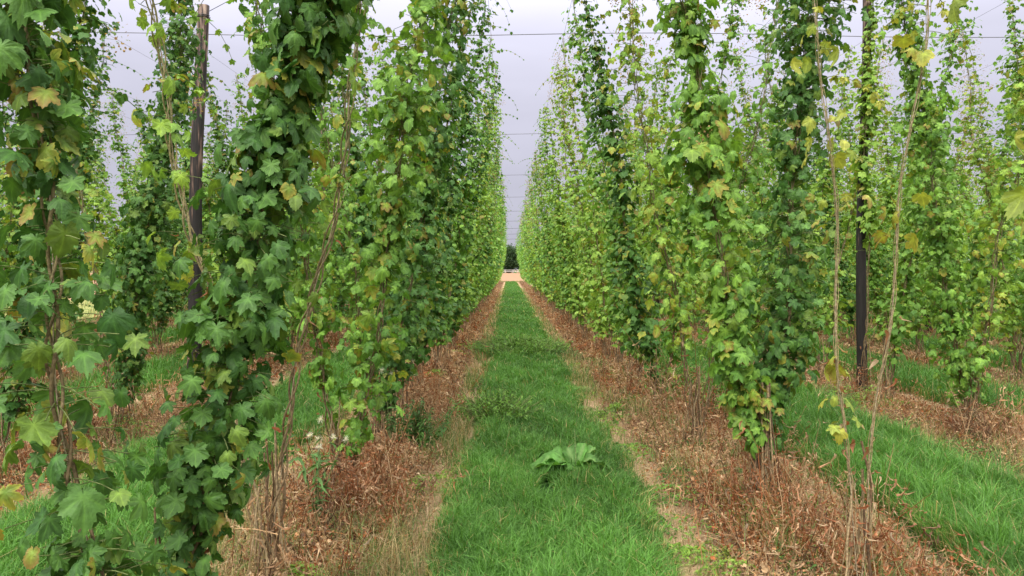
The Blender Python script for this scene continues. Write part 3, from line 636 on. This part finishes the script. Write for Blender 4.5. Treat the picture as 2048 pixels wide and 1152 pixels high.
# ------------------------------------------------------------------ poles and wires
def post_material():
    m, t, o = new_mat('tarred_wood'); n = t.nodes; l = t.links
    tc = n.new('ShaderNodeTexCoord'); mp = n.new('ShaderNodeMapping'); mp.inputs['Scale'].default_value = (14, 14, 1.3); l.new(tc.outputs['Object'], mp.inputs[0])
    k = n.new('ShaderNodeTexNoise'); k.inputs['Scale'].default_value = 2.2; k.inputs['Detail'].default_value = 7; l.new(mp.outputs[0], k.inputs[0])
    sp = n.new('ShaderNodeSeparateXYZ'); l.new(tc.outputs['Object'], sp.inputs[0])
    hm = n.new('ShaderNodeMapRange'); hm.inputs[1].default_value = 1.5; hm.inputs[2].default_value = 5.0; hm.inputs[3].default_value = -.13; hm.inputs[4].default_value = .14; l.new(sp.outputs[2], hm.inputs[0])
    ad = n.new('ShaderNodeMath'); ad.operation = 'ADD'; l.new(k.outputs[0], ad.inputs[0]); l.new(hm.outputs[0], ad.inputs[1])
    r = ramp(n, [(.48, (.014, .011, .010)), (.57, (.055, .033, .025)), (.63, (.16, .10, .075)), (.75, (.34, .25, .19))]); l.new(ad.outputs[0], r.inputs[0])
    p = n.new('ShaderNodeBsdfPrincipled'); p.inputs['Roughness'].default_value = .7; l.new(r.outputs[0], p.inputs['Base Color'])
    b = n.new('ShaderNodeBump'); b.inputs['Strength'].default_value = .8; b.inputs['Distance'].default_value = .02; l.new(k.outputs[0], b.inputs['Height']); l.new(b.outputs[0], p.inputs['Normal'])
    l.new(p.outputs[0], o.inputs[0]); return m
M_POST = post_material()
M_WIRE = simple_noise_mat('galvanised_wire', [(.3, (.07, .07, .075)), (.7, (.16, .16, .17))], 3, rough=.5)
def pole(x, y, dx, dy, h, r, label, seed):
    rg = np.random.default_rng(seed); n = 30; k = 14; mb = MB(); hh = np.linspace(-.3, h, n); th = np.arange(k) * 2 * np.pi / k
    rad = r * np.interp(hh, [0, h], [1.12, .9])
    v = []
    for i, z in enumerate(hh):
        q = rad[i] * (1 + .05 * np.sin(3 * th + z * .7) + .02 * rg.standard_normal(k))
        cx = dx * z / h + .02 * math.sin(z * 1.3 + seed); cy = dy * z / h
        v += [[cx + q[j] * math.cos(th[j]), cy + q[j] * math.sin(th[j]), z] for j in range(k)]
    v += [[v[-k][0] - rad[-1], v[-k][1], h + .02]]; v = np.array(v); v[-1] = v[-1 - k:-1].mean(0) + [0, 0, .015]
    a = np.arange((n - 1) * k); j = a % k; b = a - j
    mb.add(v, np.stack([a, b + (j + 1) % k, b + k + (j + 1) % k, a + k], 1), np.array([.1, .1, .1]))
    t0 = (n - 1) * k; mb.f.append(np.array([[t0 + j, t0 + (j + 1) % k, n * k] for j in range(k)]))
    t = empty('wooden_pole', (x, y, 0)); mb.build('shaft', M_POST, t)
    m2 = MB(); ths = np.linspace(0, 2 * np.pi * 2, 26); zz = h - .17 + ths * .003
    tube(m2, np.stack([dx * (h - .17) / h + .02 * math.sin(h * 1.3 + seed) + 1.02 * r * np.cos(ths), dy * (h - .17) / h + 1.02 * r * np.sin(ths), zz], 1), .005, np.array([.1, .1, .1]), 5); m2.build('wire_binding', M_WIRE, t)
    tag(t, label, 'pole', 'tarred wooden poles carrying the wires'); return t
pole(-4.30, 10.0, .20, .0, 5.12, .082, 'tarred wooden pole with split pale top, standing clear against the sky at left', 1)
pole(4.45, 9.3, 0, 0, 5.15, .056, 'black tarred pole overgrown with hop leaves, in the right half', 2)
pole(10.3, 18.1, -.1, 0, 5.1, .085, 'brown weathered pole deep among the outer rows at right', 3)
pole(4.42, 22.0, 0, 0, 5.1, .085, 'dark pole foot seen low between plants just right of the path rows', 4)
pole(-4.0, 16.1, .0, 0, 5.1, .085, 'short glimpse of a dark pole behind the largest hop plant', 5)
def wire(pts, r, label, grp):
    mb = MB(); tube(mb, pts, r, np.array([.1, .1, .1]), 6); o = mb.build('overhead_wire', M_WIRE); tag(o, label, 'wire', grp)
for i, (y, nm) in enumerate([(10.8, 'nearest'), (18.7, 'second'), (26.8, 'third'), (35, 'fourth'), (43.5, 'fifth'), (52.5, 'sixth'), (62, 'seventh'), (72, 'eighth'), (84, 'farthest')]):
    xs = np.linspace(-14, 35, 80); ph = .03 * np.sin(xs * 2 * np.pi / 8.6) - .01
    wire(np.stack([xs, 0 * xs + y, HT + ph], 1), .005 * max(1, y / 24), f'{nm} overhead wire crossing the sky above the path', 'cross wires over the hop yard')
for x0 in ROWS[:7] + ROWS[12:16]:
    for s in (-1, 1):
        ys = np.linspace(-1, YARD_END, 40); k, side = row_name(x0)
        wire(np.stack([0 * ys + x0 + s * .85, ys, HT - .02 + .01 * np.sin(ys)], 1), .0018, f'thin lengthwise wire over the {"path side" if (s < 0) == (x0 > 0) else "outer side"} of hop row {k + 1} to the {side}', 'lengthwise wires')
# stay wires at the left pole
wire(np.array([[-4.1, 10.0, 5.0], [-3.6, 10.6, 5.6], [-3.1, 11.2, 6.2]]), .005, 'slanting stay wire rising from the top of the left pole', 'stay wires')
# hop grown up the black pole
par = build_plant([D(side=1, dens=1.3, rad=.17, tone='light', hb=1.9, leaf=(.09, .13), lean=.0, ages=.1, topthin=1.1)], 77, 'mid', 2)
t = plant_object(par, (4.45, 9.2, .05)); tag(t, 'hop growing round the black pole in the right half', 'hop plant', G1)

# ------------------------------------------------------------------ small plants by the path
def broad_leaf(mb, base, az_, length, width, rise, droop, rg, col, rib):
    n = 14; t = np.linspace(0, 1, n); d = np.array([math.cos(az_), math.sin(az_), 0]); s = np.array([-math.sin(az_), math.cos(az_), 0])
    cen = base + d * (length * (t - .15 * t ** 2))[:, None] + np.array([0, 0, 1]) * (rise * .8 * t * 1.6 - droop * t ** 2.2)[:, None]
    w_ = width * np.where(t < .18, .08 + t * .4, np.sin(np.pi * np.clip((t - .1) / .9, 0, 1)) ** .65) * .5
    us = np.array([-1, -.5, 0, .5, 1]); roll = rg.uniform(-.5, .5); v = []; c = []
    for i in range(n):
        for u in us:
            wav = .10 * math.sin(t[i] * 14 + u * 2 + az_ * 3) * abs(u) * width
            v.append(cen[i] + s * w_[i] * u + np.array([0, 0, 1]) * (w_[i] * abs(u) * .55 + wav + roll * u * w_[i])); c.append(rib if u == 0 else col * (1 + .1 * math.sin(t[i] * 30)))
    i, j = np.meshgrid(np.arange(4), np.arange(n - 1)); a = (j * 5 + i).ravel()
    mb.add(np.array(v), np.stack([a, a + 1, a + 6, a + 5], 1), np.array(c))
def dock_plant(x, y):
    rg = np.random.default_rng(8); t = empty('broad_leaved_dock', (x, y, float(gz(np.array(x), np.array(y)))))
    for az_, ln, wd, ri, dr in [(184, .46, .16, .13, .24), (203, .33, .19, .14, .24), (165, .28, .15, .15, .14), (308, .27, .16, .13, .27), (330, .20, .10, .15, .12), (25, .22, .10, .16, .06), (52, .17, .09, .15, .02), (120, .15, .13, .14, .04), (-8, .34, .11, .14, .20), (275, .17, .13, .10, .16)]:
        mb = MB(); col = np.array([.11, .27, .05]) * rg.uniform(.6, 1.5); broad_leaf(mb, np.array([0, 0, .06]), R(az_ + rg.normal(0, 5)), ln, wd, ri, dr, rg, col, np.array([.20, .34, .10])); mb.build('leaf', M_LEAF, t)
    mb = MB(); tube(mb, [[0, 0, 0], [.01, .01, .15], [.0, .02, .36]], [.008, .006, .004], np.array([.2, .3, .1]), 6); mb.build('stem', M_STEM, t)
    tag(t, 'broad leaved dock plant with wavy light green leaves in the middle of the grass path', 'plant')
dock_plant(.50, 5.6)
def herb_clump(name, x, y, rx, ry, h, n, tone, label, sz=(.03, .06), seed=0):
    rg = np.random.default_rng(seed); t = empty(name, (x, y, float(gz(np.array(x), np.array(y)))))
    st = MB(); fo = MB(); lo, hi = GREENS[tone]
    for q in range(n):
        a = rg.uniform(0, 6.28); r = math.sqrt(rg.random()); bx, by = rx * r * math.cos(a), ry * r * math.sin(a); hh = h * rg.uniform(.5, 1) * (1 - .4 * r)
        lean = rg.normal(0, .2, 2) * h + np.array([bx, by]) * .25; tt = np.linspace(0, 1, 5)[:, None]
        pts = np.array([bx, by, 0]) * np.array([.3, .3, 1]) * (1 - tt) + np.array([bx, by, 0]) * tt + np.array([lean[0], lean[1], hh]) * tt; tube(st, pts, .003, GREENST, 3)
        m = max(5, int(hh / .028)); ts = np.repeat(np.linspace(.2, 1, m), 2)[:, None]; P = np.array([bx, by, 0]) + np.array([lean[0], lean[1], hh]) * ts
        k = len(P); a2 = rg.uniform(0, 6.28, k); Yd = np.stack([np.cos(a2), np.sin(a2), -.2 + 0 * a2], 1); Zd = np.array([0, 0, 1.]) + rg.normal(0, .3, (k, 3)); tq = rg.random((k, 1))
        instance(fo, DL_V * [1, 1, .4], DL_F, None, P, Yd, Zd, rg.uniform(*sz, k) * (1.15 - .5 * ts[:, 0]), (lo * (1 - tq) + hi * tq))
    st.build('stems', M_STEM, t); fo.build('foliage', M_LEAF, t); tag(t, label, 'weeds'); return t
herb_clump('nettle_clump', -.12, 7.7, .34, .34, .40, 150, 'mid', 'low nettle clump on the left edge of the path before the dense hop row', seed=1)
herb_clump('weed_clump', .22, 13.8, .78, .8, .46, 300, 'mid', 'band of leafy weeds growing right across the grass path', (.04, .08), seed=2)
herb_clump('weed_clump', 1.02, 13.2, .3, .35, .25, 50, 'dark', 'dark weed tuft at the right edge where weeds cross the path', (.03, .06), seed=3)
herb_clump('weed_clump', 1.12, 8.0, .25, .4, .08, 45, 'mid', 'small green weeds on the bare edge right of the path', (.025, .045), seed=4)
herb_clump('weed_clump', 1.22, 4.0, .12, .08, .06, 26, 'yellow', 'tiny yellow-green tuft on bare soil at lower right', (.02, .035), seed=5)
herb_clump('nettle_clump', 2.05, 8.6, .3, .8, .6, 60, 'mid', 'tall nettles behind the dead weeds under the right hop row', (.05, .09), seed=6)
herb_clump('weed_clump', 3.6, 9.0, .8, .7, .3, 70, 'light', 'patch of light green weeds between the second and third rows at right', (.04, .07), seed=7)
herb_clump('weed_clump', 4.0, 6.0, .5, .3, .10, 70, 'dark', 'low dark weeds at the right frame edge under the hop row', (.02, .04), seed=8)
herb_clump('weed_clump', -.85, 6.6, .22, .3, .5, 40, 'dark', 'bushy dark weeds at the foot of the left hop row', (.04, .07), seed=9)
FLUFF = leafy('seed_fluff', .9, .3, .0)
def thistle(x, y, h, label, seed, heads=9, spread=.28):
    rg = np.random.default_rng(seed); t = empty('thistle', (x, y, float(gz(np.array(x), np.array(y))))); st = MB(); fo = MB(); fl = []
    for q in range(heads):
        a = rg.uniform(0, 6.28); top = np.array([math.cos(a) * spread * rg.random(), math.sin(a) * spread * rg.random(), h * rg.uniform(.72, 1.05)]); tt = np.linspace(0, 1, 8)[:, None]
        fork = np.array([top[0] * .25, top[1] * .25, h * .5]); pts = (1 - tt) ** 2 * np.array([0, 0, 0]) + 2 * tt * (1 - tt) * fork + tt ** 2 * top
        tube(st, pts, np.linspace(.005, .0018, 8), np.array([.20, .22, .09]), 4)
        k = 10; ix = rg.uniform(.2, .95, k)[:, None]; P = (1 - ix) ** 2 * 0 + 2 * ix * (1 - ix) * fork + ix ** 2 * top
        instance(fo, DL_V * [.8, 1.3, .6], DL_F, None, P, rg.normal(size=(k, 3)) * [1, 1, .3], rg.normal(0, .4, (k, 3)) + [0, 0, 1], rg.uniform(.03, .075, k), np.tile(np.array([.09, .18, .05]), (k, 1)) * rg.uniform(.8, 1.4, (k, 1)))
        f = MB(); nh = 90; d = unit(rg.normal(size=(nh, 3)) + [0, 0, .5]); hair = np.array([[-.03, 0, 0], [.03, 0, 0], [.015, 1, 0], [-.015, 1, 0]])
        instance(f, hair, np.array([[0, 1, 2, 3]]), None, np.tile(top, (nh, 1)), d, rg.normal(size=(nh, 3)), rg.uniform(.012, .03, nh), np.tile([.78, .74, .66], (nh, 1))); f.build('seed_head', FLUFF, t, smooth=False)
    st.build('stem', M_STEM, t); fo.build('foliage', M_LEAF, t); tag(t, label, 'thistle', 'thistles gone to seed')
thistle(-1.12, 4.3, .70, 'thistle with white seed fluff nearest the camera, under the left hop row', 1, 7, .22)
thistle(-1.02, 6.35, .74, 'white fluffy thistle farther back beside the dark hop plant', 2, 8, .22)
thistle(-1.6, 3.3, .25, 'low thistle rosette between the largest plant and the dead weeds', 3, 3, .12)
# ------------------------------------------------------------------ far boundary: fence and trees
M_WHITE = simple_noise_mat('white_paint', [(.3, (.55, .54, .5)), (.7, (.75, .74, .7))], 4, rough=.6)
def box(mb, x0, x1, y0, y1, z0, z1):
    v = np.array([[x, y, z] for z in (z0, z1) for y in (y0, y1) for x in (x0, x1)]); f = np.array([[0, 2, 3, 1], [4, 5, 7, 6], [0, 1, 5, 4], [2, 6, 7, 3], [0, 4, 6, 2], [1, 3, 7, 5]]); mb.add(v, f, np.array([.7, .7, .7]))
t = empty('rail_fence', (0, 280, 0))
for i in range(26):
    mb = MB(); x = -37.5 + i * 3; box(mb, x - .09, x + .09, -.09, .09, 0, 1.35); mb.build('post', M_WHITE, t, smooth=False)
for z in (1.12, .6):
    mb = MB(); box(mb, -37.7, 37.7, -.14, -.092, z, z + .16); mb.build('rail', M_WHITE, t, smooth=False)
tag(t, 'low white rail fence across the far end of the stubble field', 'fence')
def tree(loc, h, rad, seed):
    rg = np.random.default_rng(seed); t = empty('field_tree', loc); tr = MB(); tube(tr, [[0, 0, 0], [.1, 0, h * .3], [0, .1, h * .75]], [.4, .3, .1], np.array([.10, .08, .06]), 8)
    fo = MB(); nc = 70
    cc = rg.normal(size=(nc, 3)); cc = unit(cc) * rg.random((nc, 1)) ** .4 * [rad, rad, h * .45] + [0, 0, h * .55]
    for c in cc[:12]: tube(tr, [[0, 0, h * .3], list(c * [.5, .5, .8]), list(c)], [.07, .05, .02], np.array([.10, .08, .06]), 4)
    tr.build('trunk', M_STEM, t)
    for c in cc:
        n = 130; P = c + rg.normal(0, rad * .2, (n, 3)); P[:, 2] = np.maximum(P[:, 2], .1); tq = rg.random((n, 1)); lo = np.array([.022, .055, .022]); hi = np.array([.05, .10, .03])
        instance(fo, FAR[0][0], FAR[0][1], None, P, rg.normal(size=(n, 3)), rg.normal(size=(n, 3)) + [0, 0, 1], rg.uniform(.22, .5, n), (lo * (1 - tq) + hi * tq) * rg.uniform(.7, 1.3))
    fo.build('crown', M_LEAF, t); return t
protos = [tree((0, 296, 0), 10.8, 4.6, 1), tree((7.5, 299, 0), 10.2, 4.8, 2), tree((-7.4, 298, 0), 11.6, 4.6, 3)]
for o_, nm in zip(protos, ('middle', 'right', 'left')): tag(o_, f'{nm} dark field tree closing the view at the end of the path', 'tree', 'trees along the far field edge')
for i in range(38):
    x = -255 + i * 9.5 + rr.uniform(-2, 2)
    if -13 < x < 13: continue
    t = copy_plant(protos[i % 3], (x, 297 + rr.uniform(-3, 8), 0), rr.uniform(0, 6), (1.2, 1.2, rr.uniform(.95, 1.4) * (1.35 if x < -90 else 1)))
    tag(t, 'dark tree on the far field edge glimpsed behind the left hop rows' if x < 0 else 'dark tree on the far field edge behind the right hop rows', 'tree', 'trees along the far field edge')
